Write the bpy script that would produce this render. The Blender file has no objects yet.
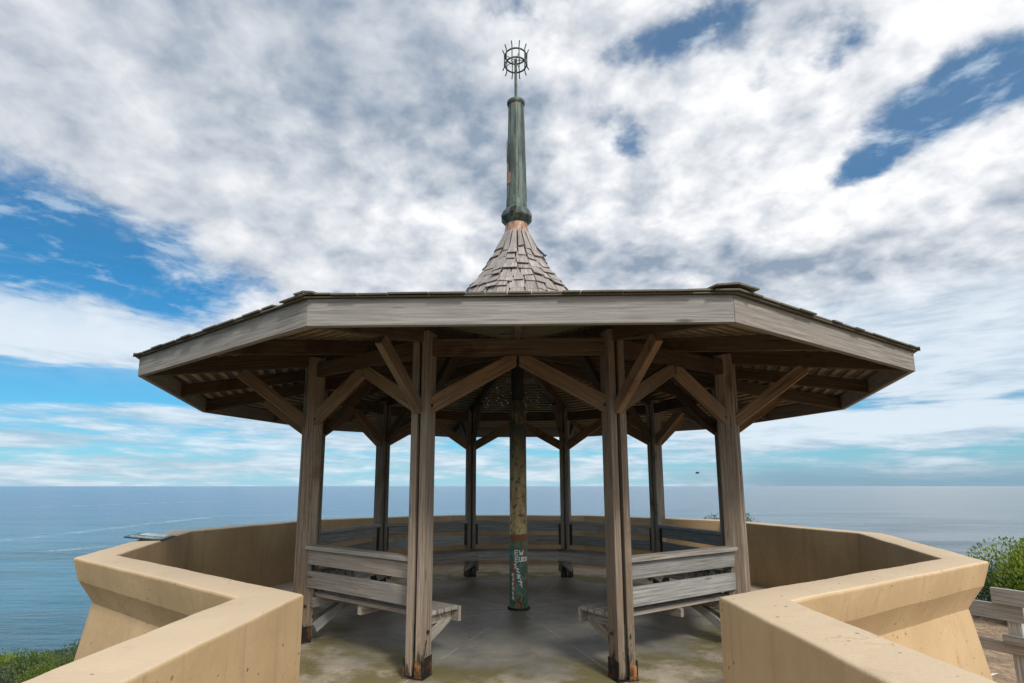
import bpy, bmesh, math, random
from mathutils import Vector, Matrix
R = math.radians
rnd = random.Random(7)
sc = bpy.context.scene
COL = sc.collection

# ------------------------------------------------------------------ helpers
class MB:
    """collects faces with a grain-aligned uv map, builds ONE mesh object"""
    def __init__(self):
        self.v = []; self.f = []; self.uv = []; self.sm = []
    def face(self, pts, uvs=None, smooth=False):
        b = len(self.v); self.v += [tuple(p) for p in pts]
        self.f.append(list(range(b, b + len(pts))))
        self.uv += uvs if uvs else [(p[0] + p[2] * .3, p[1] + p[2] * .7) for p in pts]
        self.sm.append(smooth)
    def grid(self, rows, uvs=None, close=False, smooth=True):
        """rows of points, shared verts"""
        b = len(self.v); n = len(rows[0])
        for r in rows: self.v += [tuple(p) for p in r]
        for i in range(len(rows) - 1):
            for j in range(n if close else n - 1):
                k = (j + 1) % n
                self.f.append([b + i*n + j, b + i*n + k, b + (i+1)*n + k, b + (i+1)*n + j])
                u0, u1 = j / n, (j + 1) / n
                z = [(i * .37, u0), (i * .37, u1), ((i+1) * .37, u1), ((i+1) * .37, u0)]
                if uvs: z = [uvs(i, j), uvs(i, j + 1), uvs(i + 1, j + 1), uvs(i + 1, j)]
                self.uv += z; self.sm.append(smooth)
    def hexa(self, c, L=None):
        """8 corners: 0-3 at the start (loop), 4-7 at the end; grain runs start to end"""
        c = [Vector(p) for p in c]
        ou, ov = rnd.random() * 40, rnd.random() * 40
        ln = L or ((c[4] + c[6]) / 2 - (c[0] + c[2]) / 2).length
        b = len(self.v); self.v += [tuple(p) for p in c]
        w = [(c[1] - c[0]).length, (c[2] - c[1]).length, (c[3] - c[2]).length, (c[0] - c[3]).length]
        acc = 0
        for i in range(4):
            j = (i + 1) % 4
            self.f.append([b + i, b + j, b + 4 + j, b + 4 + i])
            self.uv += [(ou, ov + acc), (ou, ov + acc + w[i]), (ou + ln, ov + acc + w[i]), (ou + ln, ov + acc)]
            acc += w[i]; self.sm.append(False)
        self.f.append([b + 3, b + 2, b + 1, b]); self.f.append([b + 4, b + 5, b + 6, b + 7])
        for _ in range(2):
            self.uv += [(ou, ov), (ou, ov + w[0]), (ou + w[1] * .2, ov + w[0]), (ou + w[1] * .2, ov)]
            self.sm.append(False)
    def beam(self, p0, p1, w, h, up=(0, 0, 1), w1=None, h1=None):
        p0, p1 = Vector(p0), Vector(p1); d = (p1 - p0).normalized(); up = Vector(up)
        s = d.cross(up).normalized(); u = s.cross(d).normalized()
        q = lambda p, a, b: [p - s*a/2 - u*b/2, p + s*a/2 - u*b/2, p + s*a/2 + u*b/2, p - s*a/2 + u*b/2]
        self.hexa(q(p0, w, h) + q(p1, w1 or w, h1 or h))
    def box(self, x0, x1, y0, y1, z0, z1, axis='x'):
        if axis == 'x':
            c = [(x0,y0,z0),(x0,y1,z0),(x0,y1,z1),(x0,y0,z1),(x1,y0,z0),(x1,y1,z0),(x1,y1,z1),(x1,y0,z1)]
        elif axis == 'y':
            c = [(x0,y0,z0),(x0,y0,z1),(x1,y0,z1),(x1,y0,z0),(x0,y1,z0),(x0,y1,z1),(x1,y1,z1),(x1,y1,z0)]
        else:
            c = [(x0,y0,z0),(x1,y0,z0),(x1,y1,z0),(x0,y1,z0),(x0,y0,z1),(x1,y0,z1),(x1,y1,z1),(x0,y1,z1)]
        self.hexa(c)
    def tube(self, pts, rad, n=8, cap=True, smooth=True):
        pts = [Vector(p) for p in pts]
        rad = rad if isinstance(rad, (list, tuple)) else [rad] * len(pts)
        rows = []
        for i, p in enumerate(pts):
            d = (pts[min(i+1, len(pts)-1)] - pts[max(i-1, 0)]).normalized()
            a = Vector((0,0,1)) if abs(d.z) < .9 else Vector((1,0,0))
            s = d.cross(a).normalized(); u = s.cross(d)
            rows.append([p + (s*math.cos(2*math.pi*k/n) + u*math.sin(2*math.pi*k/n)) * rad[i] for k in range(n)])
        self.grid(rows, close=True, smooth=smooth)
        if cap:
            self.face(rows[0]); self.face(rows[-1])
    def lathe(self, prof, n=24, smooth=True, rot=0, cap=True, uvs=None):
        rows = [[(r*math.sin(rot + 2*math.pi*k/n), -r*math.cos(rot + 2*math.pi*k/n), z) for k in range(n)] for r, z in prof]
        self.grid(rows, close=True, smooth=smooth, uvs=uvs)
        if cap:
            self.face(rows[0]); self.face(rows[-1])
    def mesh(self, name):
        me = bpy.data.meshes.new(name); me.from_pydata(self.v, [], self.f)
        l = me.uv_layers.new(name='UVMap')
        l.data.foreach_set('uv', [x for p in self.uv for x in p])
        me.polygons.foreach_set('use_smooth', self.sm)
        me.update()
        import bmesh
        bm = bmesh.new(); bm.from_mesh(me); bmesh.ops.recalc_face_normals(bm, faces=bm.faces); bm.to_mesh(me); bm.free()
        return me
    def build(self, name, mat, parent=None, bevel=0):
        me = self.mesh(name); me.materials.append(mat)
        return link(name, me, parent, bevel)

def link(name, me, parent=None, bevel=0):
    o = bpy.data.objects.new(name, me); COL.objects.link(o)
    if parent: o.parent = parent
    if bevel:
        m = o.modifiers.new('edge', 'BEVEL'); m.width = bevel; m.segments = 2; m.limit_method = 'ANGLE'; m.angle_limit = R(50)
    return o
def tag(o, label=None, cat=None, group=None, kind=None):
    if label: o['label'] = label
    if cat: o['category'] = cat
    if group: o['group'] = group
    if kind: o['kind'] = kind
    return o
def empty(name, loc=(0,0,0), rz=0):
    o = bpy.data.objects.new(name, None); COL.objects.link(o); o.location = loc; o.rotation_euler.z = rz
    o.empty_display_size = .2
    return o
def copy_tree(o, parent=None):
    c = o.copy(); COL.objects.link(c)
    if parent: c.parent = parent
    for ch in list(o.children): copy_tree(ch, c)
    return c

# ------------------------------------------------------------------ node helpers
class NT:
    def __init__(self, tree): self.t = tree; self.n = tree.nodes; self.l = tree.links
    def new(self, typ, **kw):
        n = self.n.new(typ)
        for k, v in kw.items(): setattr(n, k, v)
        return n
    def put(self, sock, v):
        if hasattr(v, 'is_linked') or isinstance(v, bpy.types.NodeSocket): self.l.new(v, sock)
        else: sock.default_value = v
    def math(self, op, a, b=0., c=0., clamp=False):
        n = self.new('ShaderNodeMath', operation=op, use_clamp=clamp)
        self.put(n.inputs[0], a); self.put(n.inputs[1], b); self.put(n.inputs[2], c); return n.outputs[0]
    def vmath(self, op, a, b=(0,0,0), s=None):
        n = self.new('ShaderNodeVectorMath', operation=op)
        self.put(n.inputs[0], a); self.put(n.inputs[1], b)
        if s is not None: self.put(n.inputs['Scale'], s)
        return n.outputs['Value'] if op in ('LENGTH','DISTANCE','DOT_PRODUCT') else n.outputs[0]
    def noise(self, vec, scale=5, detail=4, rough=.5, dist=0, col=False):
        n = self.new('ShaderNodeTexNoise'); self.l.new(vec, n.inputs['Vector'])
        n.inputs['Scale'].default_value = scale; n.inputs['Detail'].default_value = detail
        n.inputs['Roughness'].default_value = rough; n.inputs['Distortion'].default_value = dist
        return n.outputs['Color'] if col else n.outputs['Fac']
    def mapr(self, v, a, b, c=0, d=1, smooth=True):
        n = self.new('ShaderNodeMapRange', interpolation_type='SMOOTHSTEP' if smooth else 'LINEAR')
        self.put(n.inputs[0], v)
        for i, x in enumerate((a, b, c, d)): self.put(n.inputs[i + 1], x)
        return n.outputs[0]
    def mix(self, f, a, b, blend='MIX'):
        n = self.new('ShaderNodeMix', data_type='RGBA', blend_type=blend, clamp_factor=True)
        self.put(n.inputs[0], f)
        for s, v in ((n.inputs[6], a), (n.inputs[7], b)):
            if isinstance(v, tuple): v = (v + (1,))[:4]
            self.put(s, v)
        return n.outputs[2]
    def mapping(self, vec, loc=(0,0,0), rot=(0,0,0), scale=(1,1,1)):
        n = self.new('ShaderNodeMapping'); self.l.new(vec, n.inputs[0])
        n.inputs[1].default_value = loc; n.inputs[2].default_value = rot; n.inputs[3].default_value = scale
        return n.outputs[0]
    def sep(self, vec):
        n = self.new('ShaderNodeSeparateXYZ'); self.l.new(vec, n.inputs[0]); return n.outputs
    def comb(self, x, y, z=0.):
        n = self.new('ShaderNodeCombineXYZ'); self.put(n.inputs[0], x); self.put(n.inputs[1], y); self.put(n.inputs[2], z); return n.outputs[0]
    def bump(self, h, strength=.3, dist=.01):
        n = self.new('ShaderNodeBump'); self.l.new(h, n.inputs['Height'])
        n.inputs['Strength'].default_value = strength; n.inputs['Distance'].default_value = dist; return n.outputs[0]

def material(name):
    m = bpy.data.materials.new(name); m.use_nodes = True
    t = NT(m.node_tree); b = t.n['Principled BSDF']; return m, t, b
def coords(t, kind='Object'):
    return t.new('ShaderNodeTexCoord').outputs[kind]
def position(t): return t.new('ShaderNodeNewGeometry').outputs['Position']

# ------------------------------------------------------------------ materials
def wood(name, dark, mid, light, rough=.85, stain=None, foot=False, contrast=1.0):
    m, t, b = material(name)
    uv = coords(t, 'UV')
    rn = t.new('ShaderNodeObjectInfo').outputs['Random']
    uv2 = t.vmath('ADD', uv, t.comb(t.math('MULTIPLY', rn, 17.3), t.math('MULTIPLY', rn, 9.1)))
    g = t.noise(t.mapping(uv2, scale=(1.3, 44, 1)), 1.4, 7, .68, .12)
    g2 = t.noise(t.mapping(uv2, scale=(1.1, 150, 1)), 1.0, 3, .6)
    blot = t.noise(uv2, 2.4, 4, .6)
    c = t.mix(t.mapr(g, .36, .64), dark, light)
    c = t.mix(t.mapr(blot, .3, .72, 0, .7), c, mid)
    crack = t.mapr(t.noise(t.mapping(uv2, scale=(1.6, 38, 1)), 2.0, 3, .7, .2), .66, .74)
    c = t.mix(t.math('MULTIPLY', crack, .65), c, tuple(x * .35 for x in dark))
    vk = t.new('ShaderNodeTexVoronoi'); vk.inputs['Scale'].default_value = 1.; t.l.new(t.mapping(uv2, scale=(1.7, 8, 1)), vk.inputs['Vector'])
    kn = t.math('MULTIPLY', t.mapr(vk.outputs['Distance'], .05, .14, 1, 0), t.math('GREATER_THAN', t.sep(vk.outputs['Color'])[0], .74))
    c = t.mix(t.math('MULTIPLY', kn, .7), c, tuple(x * .3 for x in dark))
    spl = t.mapr(t.noise(t.mapping(uv2, loc=(5, 3, 0), scale=(.8, 30, 1)), 1.6, 2, .5, .1), .70, .735)
    c = t.mix(t.math('MULTIPLY', spl, .8), c, tuple(x * .18 for x in dark))
    # each board its own tone
    tone = t.math('ADD', .76, t.math('MULTIPLY', rn, .44))
    warm = t.math('MULTIPLY', t.math('SUBTRACT', t.math('FRACT', t.math('MULTIPLY', rn, 7.77)), .5), .16)
    c = t.mix(1.0, c, t.comb(t.math('MULTIPLY', tone, t.math('ADD', 1., warm)), tone, t.math('MULTIPLY', tone, t.math('SUBTRACT', 1., warm))), 'MULTIPLY')
    if stain:
        s = t.mapr(t.noise(uv2, 1.5, 5, .65, .5), .54, .68)
        c = t.mix(t.math('MULTIPLY', s, .75), c, stain)
    if foot:
        z = t.sep(position(t))[2]
        n = t.noise(t.mapping(position(t), scale=(9, 9, 2.2)), 1.6, 5, .65)
        rot = t.mapr(t.math('SUBTRACT', z, t.math('MULTIPLY', t.math('SUBTRACT', n, .5), 1.1)), .05, .2, 1, 0)
        c = t.mix(t.math('MULTIPLY', rot, .85), c, (.022, .021, .017))
        n2 = t.noise(t.mapping(position(t), loc=(3, 1, 0), scale=(7, 7, 3)), 2.4, 4, .6)
        gp = t.math('MULTIPLY', t.mapr(n2, .58, .63), t.mapr(z, .45, .32))
        c = t.mix(gp, c, (.02, .045, .025))
    t.l.new(c, b.inputs['Base Color']); b.inputs['Roughness'].default_value = rough
    b.inputs['Specular IOR Level'].default_value = .25
    h = t.math('ADD', g, t.math('MULTIPLY', g2, .6)); h = t.math('SUBTRACT', h, t.math('MULTIPLY', crack, 1.2))
    t.l.new(t.bump(h, .6 * contrast, .004), b.inputs['Normal'])
    return m

W_POST = wood('weathered_post_wood', (.15,.106,.074), (.255,.192,.140), (.36,.288,.222), foot=True, stain=(.15,.10,.07))
W_FASCIA = wood('silvered_fascia_wood', (.165,.145,.125), (.255,.225,.195), (.345,.305,.265))
W_BEAM = wood('brown_beam_wood', (.05,.035,.022), (.10,.07,.042), (.15,.105,.065), stain=(.05,.022,.018))
W_BRACE = wood('warm_brace_wood', (.12,.074,.045), (.23,.15,.09), (.31,.215,.13), stain=(.115,.05,.036))
W_BENCH = wood('grey_bench_wood', (.17,.152,.132), (.30,.273,.243), (.42,.388,.345), stain=(.21,.20,.18))
W_LATH = wood('roof_lath_wood', (.21,.16,.095), (.33,.26,.16), (.44,.36,.23))
W_FENCE = wood('silver_fence_wood', (.22,.21,.195), (.36,.35,.33), (.52,.50,.47))

def shingle_mat(name='weathered_shingle', k=(1, 1, 1)):
    m, t, b = material(name)
    uv = coords(t, 'UV')
    g = t.noise(t.mapping(uv, scale=(3, 42, 1)), 1.2, 5, .6, .3)
    isl = t.new('ShaderNodeNewGeometry').outputs['Random Per Island']
    c = t.mix(t.mapr(g, .3, .7), (.15,.13,.12), (.44,.395,.37))
    c = t.mix(t.math('MULTIPLY', isl, .55), c, (.19,.17,.158))
    lich = t.mapr(t.noise(position(t), 6, 4, .6), .58, .7)
    c = t.mix(t.math('MULTIPLY', lich, .4), c, (.30,.29,.24))
    if k != (1, 1, 1): c = t.mix(1., c, k, 'MULTIPLY')
    t.l.new(c, b.inputs['Base Color']); b.inputs['Roughness'].default_value = .9
    t.l.new(t.bump(g, .6, .004), b.inputs['Normal'])
    return m
SHINGLE = shingle_mat()
SHINGLE_MOSSY = shingle_mat('mossy_dark_shingle', (.42, .42, .34))

def copper_mat():
    m, t, b = material('verdigris_copper')
    p = position(t)
    n = t.noise(t.mapping(p, scale=(9, 9, 1.3)), 1.6, 5, .65)
    n2 = t.noise(p, 14, 5, .65)
    c = t.mix(t.mapr(n, .38, .62), (.036,.046,.04), (.098,.138,.118))
    c = t.mix(t.math('MULTIPLY', t.mapr(n2, .5, .7), .6), c, (.07,.09,.065))
    br = t.mapr(t.noise(t.mapping(p, loc=(2,5,1), scale=(5,5,1.6)), 1.4, 4, .6), .62, .68)
    c = t.mix(t.math('MULTIPLY', br, .7), c, (.16,.10,.07))
    t.l.new(c, b.inputs['Base Color']); b.inputs['Roughness'].default_value = .62; b.inputs['Metallic'].default_value = .25
    t.l.new(t.bump(n2, .35, .006), b.inputs['Normal'])
    return m
COPPER = copper_mat()

def simple(name, a, bcol, scale=8, rough=.7, metal=0, bump=.2, stretch=(1,1,1), lo=.35, hi=.65):
    m, t, b = material(name)
    p = position(t)
    n = t.noise(t.mapping(p, scale=stretch), scale, 5, .65)
    t.l.new(t.mix(t.mapr(n, lo, hi), a, bcol), b.inputs['Base Color'])
    b.inputs['Roughness'].default_value = rough; b.inputs['Metallic'].default_value = metal
    if bump: t.l.new(t.bump(n, bump, .004), b.inputs['Normal'])
    return m
BARE = simple('bare_brown_copper', (.16,.085,.055), (.42,.26,.18), 16, .55, .2, stretch=(1,1,.4))
IRON = simple('dark_green_iron', (.02,.035,.03), (.05,.085,.07), 20, .5, .3)
SHOE = simple('blackened_rusty_steel', (.012,.011,.010), (.13,.05,.018), 9, .8, .2, lo=.5, hi=.66)
RUSTWOOD = simple('rusty_orange_foot', (.05,.02,.008), (.36,.17,.06), 13, .85, lo=.38, hi=.66)
DARKSTEEL = simple('dark_bracket_steel', (.012,.014,.013), (.03,.045,.036), 14, .6, .3)
WHITEPAINT = simple('chalky_white_paint', (.62,.65,.68), (.75,.78,.8), 30, .7, 0, 0)
BLACKPAINT = simple('black_scrawl_paint', (.012,.014,.014), (.02,.022,.022), 30, .7, 0, 0)
REDPAINT = simple('red_sticker_paint', (.45,.07,.03), (.5,.1,.05), 30, .7, 0, 0)
FEATHER = simple('dark_bird_feathers', (.02,.022,.028), (.05,.05,.06), 30, .8)
LITTER = simple('white_scrap', (.6,.6,.58), (.75,.75,.72), 12, .7)

def stucco_mat():
    m, t, b = material('tan_painted_render')
    p = position(t)
    x, y, z = t.sep(p)
    base = t.noise(p, 1.3, 5, .6)
    fine = t.noise(p, 55, 4, .65)
    c = t.mix(t.mapr(base, .3, .7), (.415,.285,.152), (.50,.355,.197))
    drip = t.noise(t.mapping(p, scale=(9, 9, .7)), 1.5, 4, .6)
    c = t.mix(t.math('MULTIPLY', t.mapr(drip, .52, .72), .38), c, (.30,.205,.12))
    mott = t.noise(p, 7, 5, .7)
    c = t.mix(t.math('MULTIPLY', t.mapr(mott, .55, .75), .18), c, (.63,.50,.34))
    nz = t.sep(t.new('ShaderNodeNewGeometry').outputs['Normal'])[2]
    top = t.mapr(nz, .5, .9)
    c = t.mix(t.math('MULTIPLY', top, .75), c, (.58,.47,.34))       # coping paler on upward faces
    dirt = t.math('MULTIPLY', top, t.mapr(t.noise(p, 4, 6, .75), .56, .74))
    c = t.mix(t.math('MULTIPLY', dirt, .35), c, (.38,.28,.19))
    # small air-bubble pits
    v = t.new('ShaderNodeTexVoronoi'); t.l.new(p, v.inputs['Vector']); v.inputs['Scale'].default_value = 21
    vc = t.sep(v.outputs['Color'])[0]
    rad = t.math('MULTIPLY', t.mapr(vc, .55, 1, .15, 1, False), .19)
    pit = t.mapr(t.math('SUBTRACT', v.outputs['Distance'], rad), -.03, .02, 1, 0)
    pit = t.math('MULTIPLY', pit, t.math('GREATER_THAN', vc, .72))
    pit = t.math('MULTIPLY', pit, t.mapr(t.noise(p, 2.6, 3, .5), .42, .54))
    c = t.mix(t.math('MULTIPLY', pit, .8), c, (.13,.08,.04))
    # hairline cracks and faint repainted patches
    ve = t.new('ShaderNodeTexVoronoi', feature='DISTANCE_TO_EDGE'); ve.inputs['Scale'].default_value = 1.1
    t.l.new(t.vmath('ADD', p, t.vmath('SCALE', t.noise(p, 5, 5, .65, col=True), s=.35)), ve.inputs['Vector'])
    crk = t.math('MULTIPLY', t.mapr(ve.outputs['Distance'], .0, .006, 1, 0), t.mapr(t.noise(p, 1.2, 2, .5), .52, .6))
    c = t.mix(t.math('MULTIPLY', crk, .45), c, (.2, .13, .07))
    vp = t.new('ShaderNodeTexVoronoi'); vp.inputs['Scale'].default_value = 1.7; t.l.new(t.vmath('ADD', p, t.vmath('SCALE', t.noise(p, 3, 3, .6, col=True), s=.3)), vp.inputs['Vector'])
    pt = t.mapr(t.sep(vp.outputs['Color'])[1], .2, .9, .975, 1.02)
    c = t.mix(1., c, t.comb(pt, pt, pt), 'MULTIPLY')
    t.l.new(c, b.inputs['Base Color']); b.inputs['Roughness'].default_value = .8
    b.inputs['Specular IOR Level'].default_value = .25
    h = t.math('SUBTRACT', t.math('ADD', t.math('MULTIPLY', fine, .5), t.math('MULTIPLY', mott, .6)), t.math('MULTIPLY', pit, 1.5))
    t.l.new(t.bump(h, .5, .009), b.inputs['Normal'])
    return m
STUCCO = stucco_mat()

def floor_mat():
    m, t, b = material('stained_concrete')
    p = position(t); x, y, z = t.sep(p)
    r = t.math('SQRT', t.math('ADD', t.math('MULTIPLY', x, x), t.math('MULTIPLY', y, y)))
    wob = t.noise(p, 1.1, 5, .6)
    rr = t.math('ADD', r, t.math('MULTIPLY', t.math('SUBTRACT', wob, .5), 1.9))
    n = t.noise(p, 3.2, 7, .68)
    sand = t.mix(t.mapr(n, .3, .7), (.35,.295,.225), (.50,.43,.335))
    damp = t.mix(t.mapr(n, .3, .7), (.155,.145,.12), (.255,.24,.20))
    c = t.mix(t.mapr(rr, 2.05, 3.0), damp, sand)
    moss = t.math('MULTIPLY', t.mapr(rr, 1.9, 2.4), t.mapr(rr, 3.5, 2.9))
    moss = t.math('MULTIPLY', moss, t.mapr(t.noise(t.mapping(p, loc=(4.3,2,0)), 1.7, 5, .65), .38, .56))
    c = t.mix(t.math('MULTIPLY', moss, .78), c, (.125,.108,.018))
    spot = t.noise(p, 11, 6, .7)
    c = t.mix(t.math('MULTIPLY', t.mapr(spot, .58, .72), .35), c, (.10,.09,.075))
    pale = t.mapr(t.noise(t.mapping(p, loc=(1,7,0)), 4.5, 6, .75), .62, .7)
    c = t.mix(t.math('MULTIPLY', pale, .3), c, (.45,.43,.38))
    # radial joints from the centre pole to the posts, chipped and pale
    ang = t.math('ARCTAN2', x, t.math('MULTIPLY', y, -1))
    a = t.math('SUBTRACT', t.math('MODULO', t.math('ADD', ang, R(360 - 18 + 18)), R(36)), R(18))
    da = t.math('ABSOLUTE', t.math('MULTIPLY', a, r))
    jw = t.math('ADD', .004, t.math('MULTIPLY', t.mapr(spot, .5, .7), .014))
    j = t.mapr(t.math('SUBTRACT', da, jw), -.004, .004, 1, 0)
    j = t.math('MULTIPLY', j, t.mapr(t.noise(p, 2.6, 3, .6), .36, .5))
    grit = t.noise(p, 70, 3, .7)
    c = t.mix(t.math('MULTIPLY', t.mapr(grit, .6, .72), .5), c, (.07, .06, .045))
    c = t.mix(t.math('MULTIPLY', t.mapr(grit, .4, .28), .4), c, (.5, .47, .42))
    ve = t.new('ShaderNodeTexVoronoi', feature='DISTANCE_TO_EDGE'); ve.inputs['Scale'].default_value = .75
    t.l.new(t.vmath('ADD', p, t.vmath('SCALE', t.noise(p, 3.5, 6, .65, col=True), s=.5)), ve.inputs['Vector'])
    c = t.mix(t.math('MULTIPLY', t.mapr(ve.outputs['Distance'], .0, .006, 1, 0), .55), c, (.06, .055, .045))
    c = t.mix(t.math('MULTIPLY', j, .7), c, (.5,.48,.44))
    t.l.new(c, b.inputs['Base Color'])
    t.l.new(t.mapr(rr, 1.9, 3.0, .42, .85), b.inputs['Roughness'])
    b.inputs['Specular IOR Level'].default_value = .35
    t.l.new(t.bump(t.math('ADD', n, t.math('MULTIPLY', spot, .5)), .25, .01), b.inputs['Normal'])
    return m
FLOOR = floor_mat()

def pole_mat():
    m, t, b = material('peeling_steel_pole')
    p = position(t); z = t.sep(p)[2]
    n = t.noise(t.mapping(p, scale=(8, 8, 2.2)), 1.6, 6, .68)
    n2 = t.noise(t.mapping(p, loc=(3,3,3)), 17, 5, .65)
    up = t.mix(t.mapr(n, .33, .66), (.28,.175,.065), (.60,.44,.21))
    up = t.mix(t.math('MULTIPLY', t.mapr(n2, .52, .64), .8), up, (.055,.035,.018))
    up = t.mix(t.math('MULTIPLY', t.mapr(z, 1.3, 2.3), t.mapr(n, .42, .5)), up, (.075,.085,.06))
    lo = t.mix(t.mapr(n2, .38, .62), (.04,.105,.065), (.10,.19,.12))
    rust = t.mapr(t.noise(t.mapping(p, loc=(1.2,0,4), scale=(9, 9, 1.7)), 1.5, 4, .6), .55, .6)
    lo = t.mix(rust, lo, (.26,.085,.025))
    lo = t.mix(t.math('MULTIPLY', t.mapr(z, .80, .83), 1), lo, (.20,.075,.03))
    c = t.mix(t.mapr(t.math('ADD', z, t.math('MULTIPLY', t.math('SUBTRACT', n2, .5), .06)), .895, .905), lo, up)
    t.l.new(c, b.inputs['Base Color']); b.inputs['Roughness'].default_value = .65
    t.l.new(t.bump(n2, .3, .005), b.inputs['Normal'])
    return m
POLE = pole_mat()

def leaf_mat(name, a, bc, c3):
    m, t, b = material(name)
    g = t.new('ShaderNodeNewGeometry')
    isl = g.outputs['Random Per Island']
    n = t.noise(g.outputs['Position'], 2.6, 3, .6)
    c = t.mix(t.mapr(n, .35, .65), a, bc)
    c = t.mix(t.mapr(isl, .55, 1.0, 0, .8), c, c3)
    t.l.new(c, b.inputs['Base Color']); b.inputs['Roughness'].default_value = .6
    tr = t.new('ShaderNodeBsdfTranslucent'); t.l.new(c, tr.inputs[0])
    mx = t.new('ShaderNodeMixShader'); mx.inputs[0].default_value = .3
    t.l.new(b.outputs[0], mx.inputs[1]); t.l.new(tr.outputs[0], mx.inputs[2])
    t.l.new(mx.outputs[0], t.n['Material Output'].inputs[0])
    return m
LEAF_BRIGHT = leaf_mat('bright_green_leaves', (.08,.14,.010), (.18,.25,.015), (.28,.33,.03))
LEAF_YELLOW = leaf_mat('yellow_green_leaves', (.055,.10,.012), (.13,.19,.015), (.18,.24,.03))
LEAF_GREY = leaf_mat('grey_green_leaves', (.05,.085,.04), (.10,.14,.075), (.15,.18,.10))
LEAF_DARK = leaf_mat('dark_green_leaves', (.022,.06,.015), (.045,.10,.02), (.08,.14,.03))
STEM = simple('shrub_stem_bark', (.05,.035,.022), (.11,.085,.06), 20, .9)

def ground_mat():
    m, t, b = material('sandy_headland_soil')
    p = position(t)
    n = t.noise(p, 1.4, 7, .7); n2 = t.noise(p, 9, 6, .75)
    c = t.mix(t.mapr(n2, .3, .7), (.16,.105,.06), (.40,.29,.185))
    c = t.mix(t.math('MULTIPLY', t.mapr(n, .5, .62), .6), c, (.10,.07,.04))
    x, y, z = t.sep(p)
    green = t.mapr(t.math('ADD', t.math('MULTIPLY', z, -1), t.math('MULTIPLY', n, 1.2)), 1.9, 2.4)
    c = t.mix(green, c, t.mix(t.mapr(n2, .35, .65), (.025,.035,.012), (.06,.075,.025)))
    t.l.new(c, b.inputs['Base Color']); b.inputs['Roughness'].default_value = .95
    t.l.new(t.bump(t.math('ADD', n, n2), .8, .05), b.inputs['Normal'])
    return m
GROUND = ground_mat()

def sea_mat():
    m, t, b = material('sea_water')
    p = position(t); x, y, z = t.sep(p)
    rr = t.math('SQRT', t.math('ADD', t.math('MULTIPLY', x, x), t.math('MULTIPLY', y, y)))
    deep = t.mapr(rr, 120, 1500)
    c = t.mix(deep, (.026,.145,.225), (.018,.088,.205))
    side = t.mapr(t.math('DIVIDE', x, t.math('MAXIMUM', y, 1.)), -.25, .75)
    c = t.mix(side, c, (.20, .225, .25))  # paler to the right: bright cloud reflection painted into the water colour
    patch = t.noise(t.mapping(p, rot=(0,0,R(25)), scale=(.004,.011,1)), 1, 5, .6)
    c = t.mix(t.math('MULTIPLY', t.mapr(patch, .42, .62), t.mapr(rr, 1500, 150, .1, .75)), c, (.012,.045,.06))
    # breaking surf: long thin lines that bend with the swell, left of the headland
    wx = t.math('MULTIPLY', t.math('SUBTRACT', t.noise(t.mapping(p, scale=(.006,.006,1)), 1, 3, .5), .5), 70)
    foam = 0.
    for (x0, y0, x1, y1, w) in SURF:
        d = Vector((x1 - x0, y1 - y0)); L = d.length; d /= L; nn = (-d.y, d.x)
        s = t.math('ADD', t.math('MULTIPLY', t.math('SUBTRACT', x, x0), nn[0]), t.math('MULTIPLY', t.math('SUBTRACT', y, y0), nn[1]))
        u = t.math('ADD', t.math('MULTIPLY', t.math('SUBTRACT', x, x0), d.x), t.math('MULTIPLY', t.math('SUBTRACT', y, y0), d.y))
        s = t.math('ADD', s, t.math('MULTIPLY', wx, .7))
        ln = t.mapr(t.math('ABSOLUTE', s), w * .25, w, 1, 0)
        ln = t.math('MULTIPLY', ln, t.math('MULTIPLY', t.mapr(u, -.1 * L, .15 * L), t.mapr(u, .8 * L, 1.1 * L, 1, 0)))
        foam = t.math('MAXIMUM', foam, ln)
    brk = t.mapr(t.noise(t.mapping(p, scale=(.035,.035,1)), 1, 5, .7), .36, .6)
    foam = t.math('MULTIPLY', foam, t.math('MULTIPLY', brk, .27))
    c = t.mix(foam, c, (.62,.72,.78))
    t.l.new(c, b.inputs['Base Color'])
    b.inputs['IOR'].default_value = 1.33
    t.l.new(t.math('ADD', .16, t.math('MULTIPLY', foam, .5)), b.inputs['Roughness'])
    w1 = t.noise(t.mapping(p, rot=(0,0,R(18)), scale=(.035,.11,1)), 1, 6, .62)
    w2 = t.noise(t.mapping(p, rot=(0,0,R(-24)), scale=(.3,.6,1)), 1, 4, .6)
    w0 = t.noise(t.mapping(p, rot=(0,0,R(12)), scale=(.006,.02,1)), 1, 4, .55)
    h = t.math('ADD', t.math('ADD', t.math('MULTIPLY', w1, 3.6), t.math('MULTIPLY', w0, 9.)), t.math('MULTIPLY', w2, .55))
    h = t.math('MULTIPLY', h, t.math('ADD', 1., t.math('MULTIPLY', side, 1.2)))
    t.l.new(t.bump(h, .75, 1.0), b.inputs['Normal'])
    return m

# ------------------------------------------------------------------ dimensions (metres)
SEA_Z = -40.
RP, RE = 2.6356, 4.2006            # post ring, eave ring (circumradius of the decagon)
C18, S18 = math.cos(R(18)), math.sin(R(18))
YAW = R(.5)                        # the pavilion is turned half a degree to the path
RWI = 4.2136                       # inner corner radius of the parapet
WT, ZW = .276, .9228               # parapet thickness at the top and height
HW = 1.103                         # half width of the approach
GZ = -.85
def er(a): a = R(a) + YAW; return Vector((math.sin(a), -math.cos(a), 0))
def et(a): a = R(a) + YAW; return Vector((math.cos(a), math.sin(a), 0))
ANG = [-18 - 36 * k for k in range(5)] + [18 + 36 * k for k in range(5)]

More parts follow.
